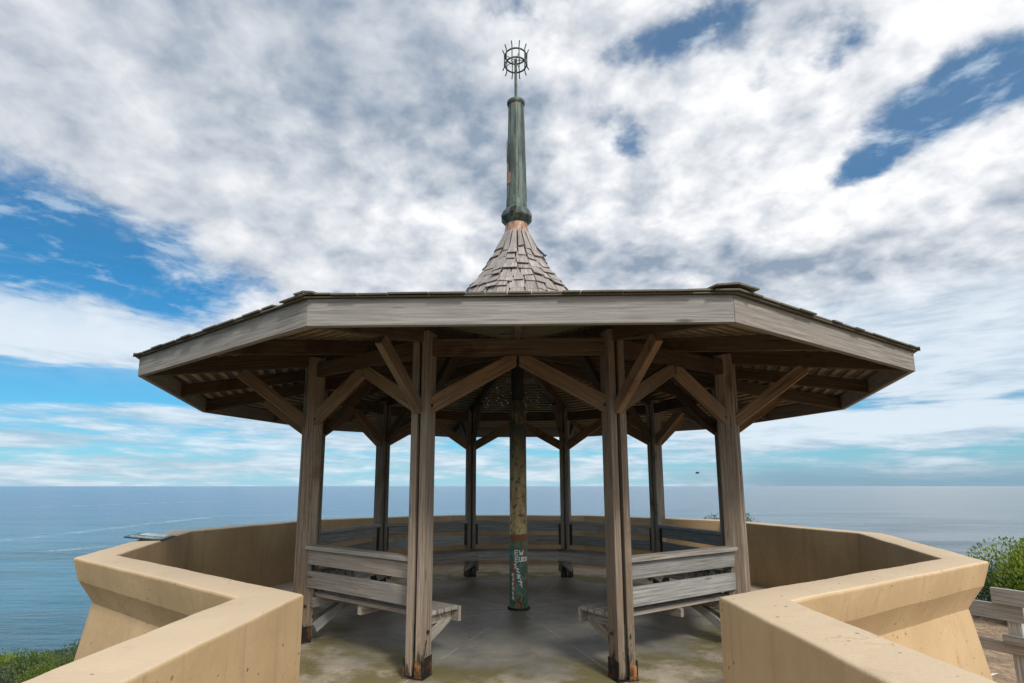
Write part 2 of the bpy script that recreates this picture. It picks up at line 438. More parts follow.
# ------------------------------------------------------------------ ground, sea, floor
def ground_z(x, y):
    r = math.hypot(x, y); a = math.atan2(x, y)         # a = 0 out to sea, +-pi inland
    ca = math.cos(a)
    edge = 8.2 + 3.2 * max(0, math.sin(a)) ** 2 + (900 if ca < -.55 else 0) + 14 * max(0, -ca) ** 2
    if ca < 0: edge += 40 * ca * ca
    d = r - edge + 1.1 * math.sin(a * 7 + 1) + .6 * math.sin(a * 17)
    lf = max(0., min(1., (1.5 - x) / 4)); z = GZ - .12 * max(0, min(1, (r - 4.5) / 5)) * (1 - lf) - lf * (.05 + .26 * max(0, min(r, 40) - 5))
    if d > 0: z -= d * .62 * (d / (d + 2.5))
    z += .07 * math.sin(x * 1.7 + 1) * math.cos(y * 1.4) + .04 * math.sin(x * 4.1) * math.sin(y * 3.7 + 2)
    return max(z, SEA_Z - 6)
mb = MB()
radii = [0, 3.5, 4.4, 4.8, 5.2, 5.6, 6, 6.5, 7, 7.5, 8, 8.5, 9, 9.6, 10.2, 11, 12, 13, 14.5, 16, 18, 20, 23, 27, 32, 38, 46, 56, 70, 90, 120, 200, 400, 900, 2500]
rows = [[(r*math.sin(2*math.pi*k/144), r*math.cos(2*math.pi*k/144), (ground_z(r*math.sin(2*math.pi*k/144), r*math.cos(2*math.pi*k/144)) if r > 4 else GZ)) for k in range(144)] for r in radii[1:]]
mb.grid(rows, close=True)
tag(mb.build('ground', GROUND), kind='structure')

SURF = [(-398, 380, -420, 800, 15), (-306, 350, -284, 380, 9), (-1000, 900, -800, 1700, 26)]
mb = MB()
rows = [[(r*math.sin(2*math.pi*k/96), r*math.cos(2*math.pi*k/96), SEA_Z) for k in range(96)] for r in (5, 200, 1000, 5000, 20000, 70000)]
mb.grid(rows, close=True)
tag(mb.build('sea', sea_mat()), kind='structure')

pts = [RWI * er(a) for a in [-54, -90, -126, -162, 162, 126, 90, 54]]
HL, HR = 1.140, 1.092
inner = [Vector((-HL, -10, 0)), Vector((-HL, -4.13, 0))] + pts + [Vector((HR, -4.115, 0)), Vector((HR + .19, -10, 0))]
def offset(path, d, wide=1.22):
    """parallel path at distance d; the two approach walls are a little thicker"""
    n = len(path); out = []
    segs = []
    for i in range(n - 1):
        q = (path[i+1] - path[i]).normalized(); k = d * (1.15 if i == 0 else 1.22 if i == n - 2 else 1)
        nn = Vector((-q.y, q.x, 0)); segs.append((path[i] + nn * k, q, path[i+1] + nn * k))
    out.append(segs[0][0])
    for (a, q, _), (b_, r_, _) in zip(segs, segs[1:]):
        den_ = q.x * r_.y - q.y * r_.x; w_ = b_ - a
        out.append(a + q * ((w_.x * r_.y - w_.y * r_.x) / den_))
    out.append(segs[-1][2])
    return out
mb = MB()
fl = offset(inner, .06)
mb.face([(p.x, p.y, 0) for p in fl], [(p.x, p.y) for p in fl])
mb.face([(p.x, p.y, -.3) for p in fl][::-1], [(p.x, p.y) for p in fl])
for i in range(len(fl)):
    a, c = fl[i], fl[(i+1) % len(fl)]
    mb.face([(a.x,a.y,-.3),(c.x,c.y,-.3),(c.x,c.y,0),(a.x,a.y,0)])
tag(mb.build('pavement', FLOOR), kind='structure')

# ------------------------------------------------------------------ parapet wall
wall = tag(empty('parapet_wall', (0, 0, 0)), 'tan rendered parapet wall with splayed foot, ringing the pavilion and lining the path', 'wall')
RB = .017
_arc = lambda c, z, a0, a1: [(c + RB * math.cos(R(a)), z + RB * math.sin(R(a))) for a in range(a0, a1 - 1, -15)]
PROF = [(0, -.04)] + _arc(RB, ZW - RB, 180, 90) + _arc(WT - RB, ZW - RB, 90, -15) + [(WT - .047, .735), (WT - .052, .728), (.125, .56), (.122, .55), (.128, .535), (.20, .1), (.33, -.7), (.36, -1.3)]
NSTEP = 1
def wall_section(name, idx0, idx1):
    base = inner[idx0:idx1 + 1]
    lev = []
    for o, z in PROF:
        full = offset(inner, o)
        seg = full[idx0:idx1 + 1]
        # subdivide for an honest, slightly wavy hand-rendered surface
        row = []
        for i in range(len(seg) - 1):
            n = max(1, int((base[i+1] - base[i]).length / .07))
            for k in range(n):
                q = seg[i].lerp(seg[i+1], k / n)
                row.append(Vector((q.x, q.y, z)))
        q = seg[-1]; row.append(Vector((q.x, q.y, z)))
        lev.append(row)
    b = MB()
    for lv in lev:
        for q in lv:
            w = .003 * math.sin(q.x * 5.1 + q.y * 3.3) + .002 * math.sin(q.y * 9.7 - q.x * 6.1) + .0014 * math.sin(q.y * 23.7 + q.x * 19.1) + .001 * math.sin(q.y * 41 - q.x * 37)
            if q.z > .5: q.z += w * .5
    b.grid(lev, smooth=True)
    b.face([r[0] for r in lev]); b.face([r[-1] for r in lev])
    o = b.build(name, STUCCO, wall)
    bm = bmesh.new(); bm.from_mesh(o.data)
    for e in bm.edges:
        if len(e.link_faces) == 2 and e.calc_face_angle(0) > R(17): e.smooth = False
    bm.to_mesh(o.data); bm.free()
    return o
wall_section('approach_wall', 0, 1)
wall_section('ring_wall', 1, len(inner) - 2)
wall_section('approach_wall', len(inner) - 2, len(inner) - 1)

# ------------------------------------------------------------------ gazebo
gaz = tag(empty('gazebo'), 'weathered timber pavilion with ten posts, low shingled roof and green copper spire', 'pavilion')

def ring_copies(proto, angles, base=0):
    """rotate copies (with children) of a part about the pavilion axis"""
    for i, a in enumerate(angles):
        o = proto if i == 0 else copy_tree(proto, gaz)
        o.rotation_euler.z = R(a) + YAW
# local frame of ring parts: x tangential, -y outward (angle 0 = towards the path)
# posts: pair of planks with a steel plate in between
mb = MB()
PT, PD, PG = .060, .17, .030
for s in (-1, 1):
    xc = s * (PG/2 + PT/2)
    for z0, z1, dx in ((.015, 2.83, 0),):
        c = [(xc-PT/2,-RP-PD/2,z0),(xc+PT/2,-RP-PD/2,z0),(xc+PT/2,-RP+PD/2,z0),(xc-PT/2,-RP+PD/2,z0)]
        d = [(p[0],p[1],z1) for p in c]
        mb.hexa(c + d)
post = mb.build('post', W_POST, gaz, .007)
b = MB(); b.box(-.012, .012, -RP-.06, -RP+.06, .02, .42, 'z'); b.build('gusset_plate', DARKSTEEL, post)
b = MB(); b.box(-.012, .012, -RP-.05, -RP+.05, 1.9, 2.8, 'z'); b.build('gusset_plate', DARKSTEEL, post)
b = MB()
for s in (-1, 1):
    x = s * (PG/2 + PT + .006)
    b.box(x-.006, x+.006, -RP-.095, -RP+.075, .0, .15, 'z')
b.box(-.094, .094, -RP-.095, -RP+.075, .0005, .010, 'x')
b.build('post_shoe', SHOE, post, .002)
b = MB()
c = [(.012,-RP-.094,.012),(.078,-RP-.094,.012),(.078,-RP-.086,.012),(.012,-RP-.086,.012),(.02,-RP-.092,.15),(.074,-RP-.092,.11),(.074,-RP-.0855,.11),(.02,-RP-.0855,.15)]
b.hexa(c); b.build('rotten_foot', RUSTWOOD, post)
for z in (2.18, .34):
    for s in (-1, 1):
        x = s * (PG/2 + PT)
        b = MB(); b.tube([(x, -RP, z), (x + s*.018, -RP, z)], .014, 8); b.build('bolt', DARKSTEEL, post)
ring_copies(post, ANG)

# knee braces and ring beams
ap = RP * C18
half = RP * S18
mb = MB()
mb.beam((-half-.05, -ap, 2.695), (half+.05, -ap, 2.695), .06, .15)
rb = mb.build('ring_beam', W_BEAM, gaz, .006)
ring_copies(rb, [36 * k for k in range(10)])
for s in (-1, 1):
    mb = MB()
    x0 = s * (half - .05)
    # ends cut plumb against the post and level under the beam
    u = lambda x, z: (x, -ap, z)
    c = []
    for yy in (-ap-.03, -ap+.03):
        c.append([(x0, yy, 2.10), (s*.01, yy, 2.53), (s*.01, yy, 2.617), (s*.10, yy, 2.617), (x0, yy, 2.26)])
    A, B = c
    n = len(A)
    ou = rnd.random() * 20
    d = Vector((s*-1*(half), 0, .5)).normalized()
    uvf = lambda p: (ou + Vector(p).dot(d), Vector(p).dot(Vector((d.z, 0, -d.x))) + p[1])
    mb.face(A, [uvf(p) for p in A]); mb.face(B[::-1], [uvf(p) for p in B[::-1]])
    for i in range(n):
        q = [A[i], A[(i+1)%n], B[(i+1)%n], B[i]]; mb.face(q, [uvf(p) for p in q])
    import bmesh
    br = mb.build('knee_brace', W_BRACE, gaz)
    bm = bmesh.new(); bm.from_mesh(br.data); bmesh.ops.remove_doubles(bm, verts=bm.verts, dist=1e-4); bmesh.ops.recalc_face_normals(bm, faces=bm.faces); bm.to_mesh(br.data); bm.free()
    m = br.modifiers.new('edge', 'BEVEL'); m.width = .005; m.segments = 1
    ring_copies(br, [36 * k for k in range(10)])
mb = MB(); mb.beam((0, -RP-.07, 2.14), (0, -3.36, 2.60), .06, .11)
ob = mb.build('outrigger_brace', W_BRACE, gaz, .005); ring_copies(ob, ANG)
mb = MB(); mb.beam((0, -RP+.07, 2.2), (0, -1.95, 2.84), .06, .10)
ib = mb.build('inner_brace', W_BEAM, gaz, .005); ring_copies(ib, ANG)

# roof frame
SL = .19                                     # slope measured at right angles to the eave
AE = RE * C18
ZB, ZT = 2.466, 2.625                        # rafter underside and top at the eave
mb = MB()
r0, r1 = RE - .05, .16
sl = SL * C18
c = lambda r, z: [(-.03, -r, z), (.03, -r, z), (.03, -r, z + .15), (-.03, -r, z + .15)]
mb.hexa(c(r0, ZB + .004) + c(r1, ZB + sl * (r0 - r1)))
hr = mb.build('hip_rafter', W_BEAM, gaz, .004); ring_copies(hr, ANG)
mb = MB(); r0 = AE - .045
c = lambda r, z: [(-.025, -r, z), (.025, -r, z), (.025, -r, z + .135), (-.025, -r, z + .135)]
mb.hexa(c(r0, ZB + .016) + c(.9, ZB + .016 + SL * (r0 - .9)))
mr = mb.build('common_rafter', W_BEAM, gaz, .004); ring_copies(mr, [36 * k for k in range(10)])
# laths on top of the rafters, one open layer per facet
T18 = math.tan(R(18))
mb = MB(); a = AE - .11
while a > .35:
    z = ZT + SL * (AE - a) + .003; w = a * T18 - .012
    mb.hexa([(-w - .0, -a-.027, z - SL*.027*0), (-w, -a+.027, z + SL*.027), (-w, -a+.027, z+.022+SL*.027), (-w, -a-.027, z+.022),
             (w, -a-.027, z), (w, -a+.027, z + SL*.027), (w, -a+.027, z+.022+SL*.027), (w, -a-.027, z+.022)])
    a -= .125
la = mb.build('roof_lath', W_LATH, gaz); ring_copies(la, [36 * k for k in range(10)])
# fascia boards, mitred
mb = MB()
FI = AE - .045
zt, zb = 2.6397, ZB
mb.hexa([(-AE*T18+.0015,-AE,zb),(-FI*T18+.0015,-FI,zb),(-FI*T18+.0015,-FI,zt),(-AE*T18+.0015,-AE,zt),
         (AE*T18-.0015,-AE,zb),(FI*T18-.0015,-FI,zb),(FI*T18-.0015,-FI,zt),(AE*T18-.0015,-AE,zt)])
fa = mb.build('fascia_board', W_FASCIA, gaz, .003); ring_copies(fa, [36 * k for k in range(10)])
# shingles on the low roof
mb = MB()
def shingle(mb, k, a0, z0, a1, z1, x0, x1, th, lift=0, skew=0, halfw=None):
    """one wooden shingle on facet k: butt at apothem a0, head at a1"""
    e_r, e_t = er(36 * k), et(36 * k)
    def P(a, x, z, hw):
        x = max(-hw, min(hw, x)); q = e_r * a + e_t * x; return (q.x, q.y, z)
    h0, h1 = a0 * T18, a1 * T18
    if halfw: h0, h1 = halfw(a0), halfw(a1)
    s0, s1 = skew, 0
    if abs(max(-h0, min(h0, x0)) - max(-h0, min(h0, x1))) < .012: return
    mb.hexa([P(a0, x0 + s0, z0 + lift, h0), P(a0, x0 + s0, z0 + th + lift, h0), P(a0, x1 + s0, z0 + th + lift, h0), P(a0, x1 + s0, z0 + lift, h0),
             P(a1, x0, z1, h1), P(a1, x0, z1 + th * .5, h1), P(a1, x1, z1 + th * .5, h1), P(a1, x1, z1, h1)])
for k in range(10):
    a = AE + .045; i = 0
    while a > 1.0:
        off = ZT + .0165 + SL * (AE - a)
        x = -a * T18 - rnd.random() * .1
        while x < a * T18:
            w = .11 + rnd.random() * .15
            j = (rnd.random() - .5) * .03
            lf = (rnd.random() ** 3) * .012
            if i == 0: lf = rnd.random() ** 2 * .008
            if i == 0 and rnd.random() < .06: x += w; continue
            a0 = a + j; a1 = a - .26
            shingle(mb, k, a0, off + .0145 - SL * j, a1, off + SL * (.26), x + .003, x + w - .003, .010, lf)
            x += w
        if i == 0:            # doubled starter course keeps the roof closed at the eave
            shingle(mb, k, AE + .03, off + .004, AE - .2, off + .004 + SL * .22, -5, 5, .008)
        a -= .13; i += 1
sh = mb.build('shingle_roof', SHINGLE_MOSSY, gaz)
# hip caps, a few lifted by the wind
for a in ANG:
    mb = MB()
    e_r, e_t = er(a), et(a)
    r = RE + .05; j = 0
    while r > 1.2:
        z = 2.662 + sl * (RE - r)
        lf = rnd.random() ** 2 * .016
        if a == 18 and j in (0, 1): lf = .034 - .008 * j
        if a == -18 and j == 0: lf = .012
        for s in (-1, 1):
            w = .12 + rnd.random() * .04
            if j == 0: w = .07 if a != 18 else .15
            if a == 18 and j == 1: w = .23
            p = lambda rr, t, zz: tuple(e_r * rr + e_t * (s * t) + Vector((0, 0, zz)))
            dz = w * SL * .45
            mb.hexa([p(r, 0, z + lf), p(r, w, z - dz + lf * .7), p(r, w, z - dz + .010 + lf * .7), p(r, 0, z + .012 + lf),
                     p(r - .26, 0, z + sl*.26 - .012), p(r - .26, w, z + sl*.26 - dz - .012), p(r - .26, w, z + sl*.26 - dz), p(r - .26, 0, z + sl*.26 + .004)])
        r -= .17; j += 1
    mb.build('hip_cap', SHINGLE_MOSSY, sh)
# steep flared witch-hat of shingles at the crown
CONE = [(1.45, 3.12), (1.12, 3.30), (.93, 3.60), (.80, 3.84), (.70, 4.04), (.54, 4.25), (.435, 4.39), (.345, 4.54), (.262, 4.70), (.21, 4.82), (.172, 4.93), (.145, 5.05)]
def cone_r(z):
    for (ra, za), (rb_, zb_) in zip(CONE, CONE[1:]):
        if z <= zb_: t_ = (z - za) / (zb_ - za); return ra + (rb_ - ra) * t_
    return CONE[-1][0]
mb = MB()
zs = [3.13, 3.24, 3.35, 3.46, 3.57, 3.68, 3.79, 3.89, 3.99, 4.09, 4.19, 4.285, 4.38, 4.475, 4.60]
ze = 4.93
for i, z0 in enumerate(zs):
    z1 = (zs[i+1] if i + 1 < len(zs) else ze) + (.06 if i + 1 < len(zs) else 0)
    for k in range(10):
        a0 = cone_r(z0) * C18; a1 = cone_r(z1) * C18
        n = 3 if a0 > .62 else 2
        if i == len(zs) - 1: n = 2
        cut = [-1.02] + [(-1 + 2 * (q + 1) / n) + (rnd.random() - .5) * .3 for q in range(n - 1)] + [1.02]
        for q in range(n):
            hw = a0 * T18
            dz = (rnd.random() - .5) * .07
            hw2 = lambda aa: aa * T18 + .008
            e_r, e_t = er(36 * k), et(36 * k)
            def P(a_, x_, z_): v = e_r * a_ + e_t * x_; return (v.x, v.y, z_)
            h0, h1 = (a0 + .018) * T18, (a1 + .004) * T18
            g = .007 + rnd.random() * .007
            xa0, xb0 = cut[q] * h0 + g, cut[q+1] * h0 - g; xa1, xb1 = cut[q] * h1 + g * .6, cut[q+1] * h1 - g * .6
            o = .024 + rnd.random() * .022
            sk = (rnd.random() - .5) * .03
            mb.hexa([P(a0 + o, xa0, z0 + dz + sk), P(a0 + o - .017, xa0, z0 + dz - .004 + sk), P(a0 + o - .017, xb0, z0 + dz - .004), P(a0 + o, xb0, z0 + dz),
                     P(a1 + .010, xa1, z1), P(a1 + .002, xa1, z1), P(a1 + .002, xb1, z1), P(a1 + .010, xb1, z1)])
cone = mb.build('roof_cone', SHINGLE, gaz)
b = MB(); b.lathe([(r * .97, z) for r, z in CONE[1:]], n=10, smooth=False, rot=R(18) + YAW, cap=False); b.build('cone_sheathing', W_BEAM, cone)
mb = MB(); mb.beam((.27, -.15, 4.66), (.385, -.17, 4.53), .04, .012, (1,0,.6)); mb.beam((.355, -.16, 4.54), (.40, -.17, 4.545), .025, .012, (0,0,1))
mb.build('loose_shingle', IRON, cone)
# copper spire
sp_m = MB()
sp_m.lathe([(.150, 5.28), (.150, 5.34), (.142, 5.45), (.138, 5.8), (.112, 6.85), (.110, 6.90)], n=10, smooth=False, rot=R(0))
spire = sp_m.build('spire', COPPER, gaz)
b = MB()
for k in range(5):
    t_ = 2 * math.pi * k / 5 + .3
    b.beam((.141*math.sin(t_), -.141*math.cos(t_), 5.42), (.109*math.sin(t_), -.109*math.cos(t_), 6.88), .012, .012, (math.sin(t_), -math.cos(t_), 0))
b.build('seam', COPPER, spire)
b = MB(); b.lathe([(.105, 6.885), (.120, 6.90), (.131, 6.925), (.128, 6.95), (.07, 6.97), (.02, 6.98)], n=20); b.build('spire_cap', COPPER, spire)
b = MB(); b.lathe([(.130, 5.05), (.150, 5.065), (.165, 5.08), (.225, 5.145), (.228, 5.165), (.20, 5.235), (.158, 5.285), (.15, 5.31)], n=8, smooth=False, rot=R(22.5)); b.build('collar', COPPER, spire)
b = MB(); b.lathe([(.184, 4.90), (.165, 4.97), (.150, 5.06)], n=20); b.build('copper_flashing', BARE, spire)
# torn openings in the collar and tube: bent patches of bare metal standing proud
b = MB()
b.lathe([(.02, 0), (.02, .01)], n=3)
b = MB()
for (az, z, w, h, rr) in ((-12, 5.20, .085, .085, .222), (-6, 5.235, .06, .05, .206)):
    ca = R(az); P = lambda x, zz, o: (math.sin(ca) * (rr + o) + math.cos(ca) * x, -math.cos(ca) * (rr + o) + math.sin(ca) * x, zz)
    b.face([P(-w/2, z - h/2, .012), P(w*.35, z - h*.45, .012), P(w/2, z + h*.2, -.008), P(w*.1, z + h/2, -.014), P(-w*.45, z + h*.4, -.012)])
b.build('torn_patch', SHOE, spire)
b = MB()
for (az, z, w, h) in ((-58, 5.80, .055, .34), (-40, 5.72, .06, .18), (-66, 6.15, .04, .42)):
    ca = R(az); rr = .139
    P = lambda x, zz, o: (math.sin(ca) * (rr + o) + math.cos(ca) * x, -math.cos(ca) * (rr + o) + math.sin(ca) * x, zz)
    b.face([P(-w/2, z - h/2, .002), P(w*.3, z - h*.4, .004), P(w/2, z + h*.1, .004), P(w*.2, z + h/2, 0), P(-w*.4, z + h*.35, .002)])
b.build('peeled_patch', BARE, spire)
b = MB(); b.tube([(0,0,6.96), (0,0,7.65)], .021, 10); rod = b.build('finial_rod', IRON, spire)
b = MB()
for zc in (7.56, 7.705):
    b.tube([(.155*math.sin(2*math.pi*k/40), .155*math.cos(2*math.pi*k/40), zc) for k in range(41)], .0115, 8, cap=False)
for k in range(10):
    t_ = 2*math.pi*k/10 + R(18)
    q = lambda r_, z_: (r_*math.sin(t_), -r_*math.cos(t_), z_)
    b.tube([q(.19, 7.475), q(.166, 7.525), q(.163, 7.635), q(.166, 7.745), q(.19, 7.805)], .009, 6)
for k in range(5):
    t_ = 2*math.pi*k/5 + R(18)
    b.tube([(0,0,7.632), (.163*math.sin(t_), -.163*math.cos(t_), 7.632)], .005, 6)
b.build('finial_crown', IRON, spire)
# centre pole
mb = MB(); mb.lathe([(.115, 0.0), (.115, .90), (.1085, .905), (.107, 2.6), (.10, 2.605)], n=28)
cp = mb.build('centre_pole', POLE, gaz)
b = MB(); b.lathe([(.14, .001), (.14, .02), (.118, .024)], n=24); b.build('base_flange', SHOE, cp)
b = MB(); b.lathe([(.085, 2.6), (.085, 3.5)], n=16); b.build('king_post', simple('black_king_post', (.012,.011,.01), (.03,.027,.022), 9), cp)
def stroke(b, pts, w=.011, rad=.1163):
    """paint strokes bent round the pole; (arc, z) in metres, arc 0 faces the path"""
    for (u0, z0), (u1, z1) in zip(pts, pts[1:]):
        d = Vector((u1-u0, z1-z0)); L = d.length; d /= L; n = Vector((-d.y, d.x)) * w / 2; d *= w * .25
        k = 3
        for i in range(k):
            f0, f1 = i/k, (i+1)/k
            A = Vector((u0, z0)) - d + (Vector((u1-u0, z1-z0)) + 2*d) * f0; B = Vector((u0, z0)) - d + (Vector((u1-u0, z1-z0)) + 2*d) * f1
            q = [A + n, A - n, B - n, B + n]
            b.face([(rad*math.sin(p.x/rad), -rad*math.cos(p.x/rad), p.y) for p in q])
b = MB()
def L_(u, z, s, strokes):
    for st in strokes: stroke(b, [(u + x*s, z + y*s) for x, y in st])
s = .055
L_(-.045, .655, s, [[(.7,0),(0,0),(0,1),(.7,1)], [(0,.5),(.6,.5)]])                 # E
L_(.012, .655, s, [[(0,1),(.2,0),(.45,.6),(.7,0),(.9,1)]])                           # W
L_(-.04, .575, s, [[(.7,0),(0,0),(0,1),(.7,1)], [(0,.5),(.6,.5)]])                   # E
L_(.012, .575, s, [[(0,1),(0,.2),(.3,0),(.6,.2),(.6,1)]])                            # U
L_(-.055, .50, s, [[(.6,1),(0,.7),(.6,.35),(0,0)]])
L_(-.035, .44, s, [[(0,.9),(.6,1),(.3,.3),(.9,.1)]])
L_(-.02, .37, s, [[(0,1),(.8,.7),(.2,.35),(.9,0)], [(.1,.1),(.5,1)]])
L_(-.005, .29, s, [[(0,1),(.9,.8),(.4,.2)], [(.5,1.2),(.9,-.3)]])
b.build('white_graffiti', WHITEPAINT, cp)
b = MB()
for i in range(6):
    L_(-.088 + .004*(i % 2), .40 - .055*i, .035, [[(0,1),(.7,.8),(0,.35),(.7,0)]])
b.build('white_graffiti', WHITEPAINT, cp)
b = MB()
stroke(b, [(-.01,.13),(.0,.10),(.03,.085),(.06,.10),(.07,.16)], .014); stroke(b, [(.03,.085),(.03,.03)], .012); stroke(b, [(.0,.12),(.02,.17)], .01)
b.build('black_graffiti', BLACKPAINT, cp)
b = MB(); stroke(b, [(.045,.605),(.115,.605)], .055); b.build('white_sticker', WHITEPAINT, cp)
b = MB(); stroke(b, [(.05,.605),(.11,.605)], .008, .1168); stroke(b, [(.08,.585),(.08,.625)], .008, .1168); b.build('red_sticker_mark', REDPAINT, cp)

# ------------------------------------------------------------------ benches between the posts
def make_bench():
    root = empty('bench')
    L = .735
    m = MB(); m.box(-L, L, -.068, .062, .882, .921); m.build('cap_rail', W_BENCH, root, .005)
    m = MB(); m.box(-L, L, -.024, .018, .738, .872); m.build('backrest_board', W_BENCH, root, .004)
    m = MB(); m.box(-L, L, -.022, .020, .522, .676); m.build('backrest_board', W_BENCH, root, .004)
    y = .07
    for i in range(5):
        m = MB(); m.box(-.79, .79, y, y + .072, .425, .46); m.build('seat_slat', W_BENCH, root, .004); y += .089
    m = MB(); m.box(-.795, .795, y - .010, y + .022, .32, .45); m.build('seat_apron', W_BENCH, root, .005)
    for s in (-.69, .69):
        m = MB(); m.box(s - .022, s + .022, .02, y - .014, .33, .422, 'y'); m.build('bracket_arm', W_BENCH, root, .003)
        m = MB(); m.beam((s, .47, .355), (s, .06, .13), .045, .085); m.build('bracket_strut', W_BENCH, root, .003)
    m = MB(); m.box(-.02, .02, .04, y - .014, .35, .422, 'y'); m.build('bearer', W_BENCH, root, .003)
    for s in (-1, 1):
        m = MB(); m.box(s*.715 - .03, s*.715 + .03, .0205, .03, .52, .86, 'z'); m.build('fixing_strap', DARKSTEEL, root)
    return root
BL = {-36: 'slatted timber bench left of the pavilion entrance, its back to the viewer', 36: 'slatted timber bench right of the pavilion entrance, its back to the viewer',
      -72: 'timber bench by the left front outer post, mostly hidden behind that post', 72: 'timber bench by the right front outer post, mostly hidden behind that post',
      -108: 'grey bench along the left side, its backrest seen above the front left bench', 108: 'blue-grey bench along the right side, its backrest seen above the front right bench',
      -144: 'grey bench at the back, left of the centre bench, partly behind a front post', 144: 'grey bench at the back, right of the centre bench, partly behind a front post',
      180: 'long grey bench at the back centre, straight behind the centre pole'}
proto = make_bench()
for i, (a, lb) in enumerate(BL.items()):
    o = proto if i == 0 else copy_tree(proto)
    q = er(a) * ap; o.location = (q.x, q.y, 0); o.rotation_euler.z = R(a) + YAW
    tag(o, lb, 'bench', 'benches between the pavilion posts')

# ------------------------------------------------------------------ plaque on the parapet
pl = empty('information_plaque', (-4.05, -1.08, ZW + .016), math.atan2(.95, -.31)); pl.rotation_euler.x = R(7)
tag(pl, 'dark framed information plaque lying on the left parapet top', 'plaque')
m = MB(); m.box(-.27, .27, -.18, .18, 0, .014); m.build('panel_frame', DARKSTEEL, pl, .003)
m = MB(); m.box(-.25, .25, -.16, .16, .0142, .0165); m.build('panel_face', simple('teal_printed_panel', (.03,.09,.10), (.25,.36,.38), 14, .65, 0, 0), pl)
m = MB()
for i in range(9):
    w = .10 + rnd.random() * .05
    m.box(-.22, -.22 + w, .13 - i * .03, .142 - i * .03, .0172, .0178)
m.box(.0, .24, -.13, .12, .0172, .0178)
m.build('panel_print', simple('pale_panel_print', (.45,.55,.58), (.65,.72,.74), 20, .65, 0, 0), pl)

# ------------------------------------------------------------------ shrubs
def leaf_cloud(n, rx, ry, rz, leaf, seed, lumps=7, spiky=0.):
    """lumpy crown of small folded leaves in clumps"""
    r_ = random.Random(seed); m = MB()
    L = []
    for i in range(lumps):
        t_ = r_.random() * 6.283; q = math.sqrt(r_.random()) * .78
        L.append((q*rx*math.cos(t_), q*ry*math.sin(t_), rz * (.25 + .5 * r_.random() * (1 - .5*q)), .34 + .24 * r_.random()))
    for i in range(n):
        cx, cy, cz, cr = r_.choice(L)
        while True:
            v = Vector((r_.gauss(0,1), r_.gauss(0,1), abs(r_.gauss(0,1)) * .9 - .25))
            if v.length > .1: break
        v.normalize(); q = (.55 + .5 * r_.random() ** .5)
        p = Vector((cx + v.x*cr*rx*q, cy + v.y*cr*ry*q, cz + v.z*cr*rz*q*1.1))
        if p.z < .02: p.z = .02 + r_.random() * .15 * rz
        d = (v + Vector((r_.gauss(0,.5), r_.gauss(0,.5), .45 + spiky))).normalized()
        s_ = d.cross(Vector((r_.gauss(0,1), r_.gauss(0,1), r_.gauss(0,1)))).normalized()
        nn = d.cross(s_); l = leaf * (.6 + .8 * r_.random()) * (1 + spiky * .7); w = l * (.36 if not spiky else .22)
        a, b_, c_, e = p, p + d*l*.5 + s_*w + nn*w*.3, p + d*l, p + d*l*.5 - s_*w + nn*w*.3
        m.face([a, b_, c_]); m.face([a, c_, e])
    return m
def fuse(me):
    bm = bmesh.new(); bm.from_mesh(me); bmesh.ops.remove_doubles(bm, verts=bm.verts, dist=1e-5); bm.to_mesh(me); bm.free()
def make_shrub(name, n, rx, ry, rz, leaf, seed, mat, spiky=0., lumps=7):
    root = empty(name)
    m = leaf_cloud(n, rx, ry, rz, leaf, seed, lumps, spiky)
    f = m.build('foliage', mat, root); fuse(f.data)
    r_ = random.Random(seed + 1); m = MB()
    for i in range(9):
        t_ = r_.random() * 6.283; q = .3 + .5 * r_.random()
        m.tube([(.05*math.cos(t_), .05*math.sin(t_), -.08), (q*.5*rx*math.cos(t_), q*.5*ry*math.sin(t_), rz*.35), (q*rx*math.cos(t_), q*ry*math.sin(t_), rz*.72)], [.022, .014, .005], 5, cap=False)
    m.build('stem', STEM, root)
    return root
def place(o, x, y, s=1, rz=0, dz=0):
    o.location = (x, y, ground_z(x, y) + dz); o.scale = (s, s, s); o.rotation_euler.z = rz
S = make_shrub('shrub', 46000, 1.6, 1.35, 1.42, .042, 3, LEAF_BRIGHT, .55, 16)
place(S, 10.6, 4.0, 1.04); tag(S, 'large bright green bush with spiky top beyond the wooden fence', 'bush')
S = make_shrub('shrub', 20000, 1.2, 1.0, .95, .04, 5, LEAF_DARK, .1, 9)
place(S, 9.35, 4.3, .98); tag(S, 'darker low bush tucked between the right parapet corner and the bright bush', 'bush')
S = make_shrub('shrub', 16000, .95, .8, 1.98, .045, 8, LEAF_DARK, .1, 12)
place(S, 4.95, 6.5, .87); tag(S, 'small green bush whose top shows above the back parapet, by the right outer post', 'bush')
protos = [make_shrub('coastal_shrub', 6500, .66, .6, .46, .024, 21 + i, mt, 0, 7) for i, mt in enumerate((LEAF_YELLOW, LEAF_GREY, LEAF_DARK, LEAF_BRIGHT))]
names_ = ('yellow-green', 'grey-green', 'dark green', 'bright green')
used = [0, 0, 0, 0]
r_ = random.Random(5)
spots = []
tries = 0
while len(spots) < 64 and tries < 9000:
    tries += 1
    x = -5.0 - r_.random() * 8.0; y = -3.2 + r_.random() * 9
    if math.hypot(x, y) < 5.5: continue
    # keep to the strip seen past the wall corner
    if all(math.hypot(x - a, y - b_) > .62 for a, b_ in spots): spots.append((x, y))
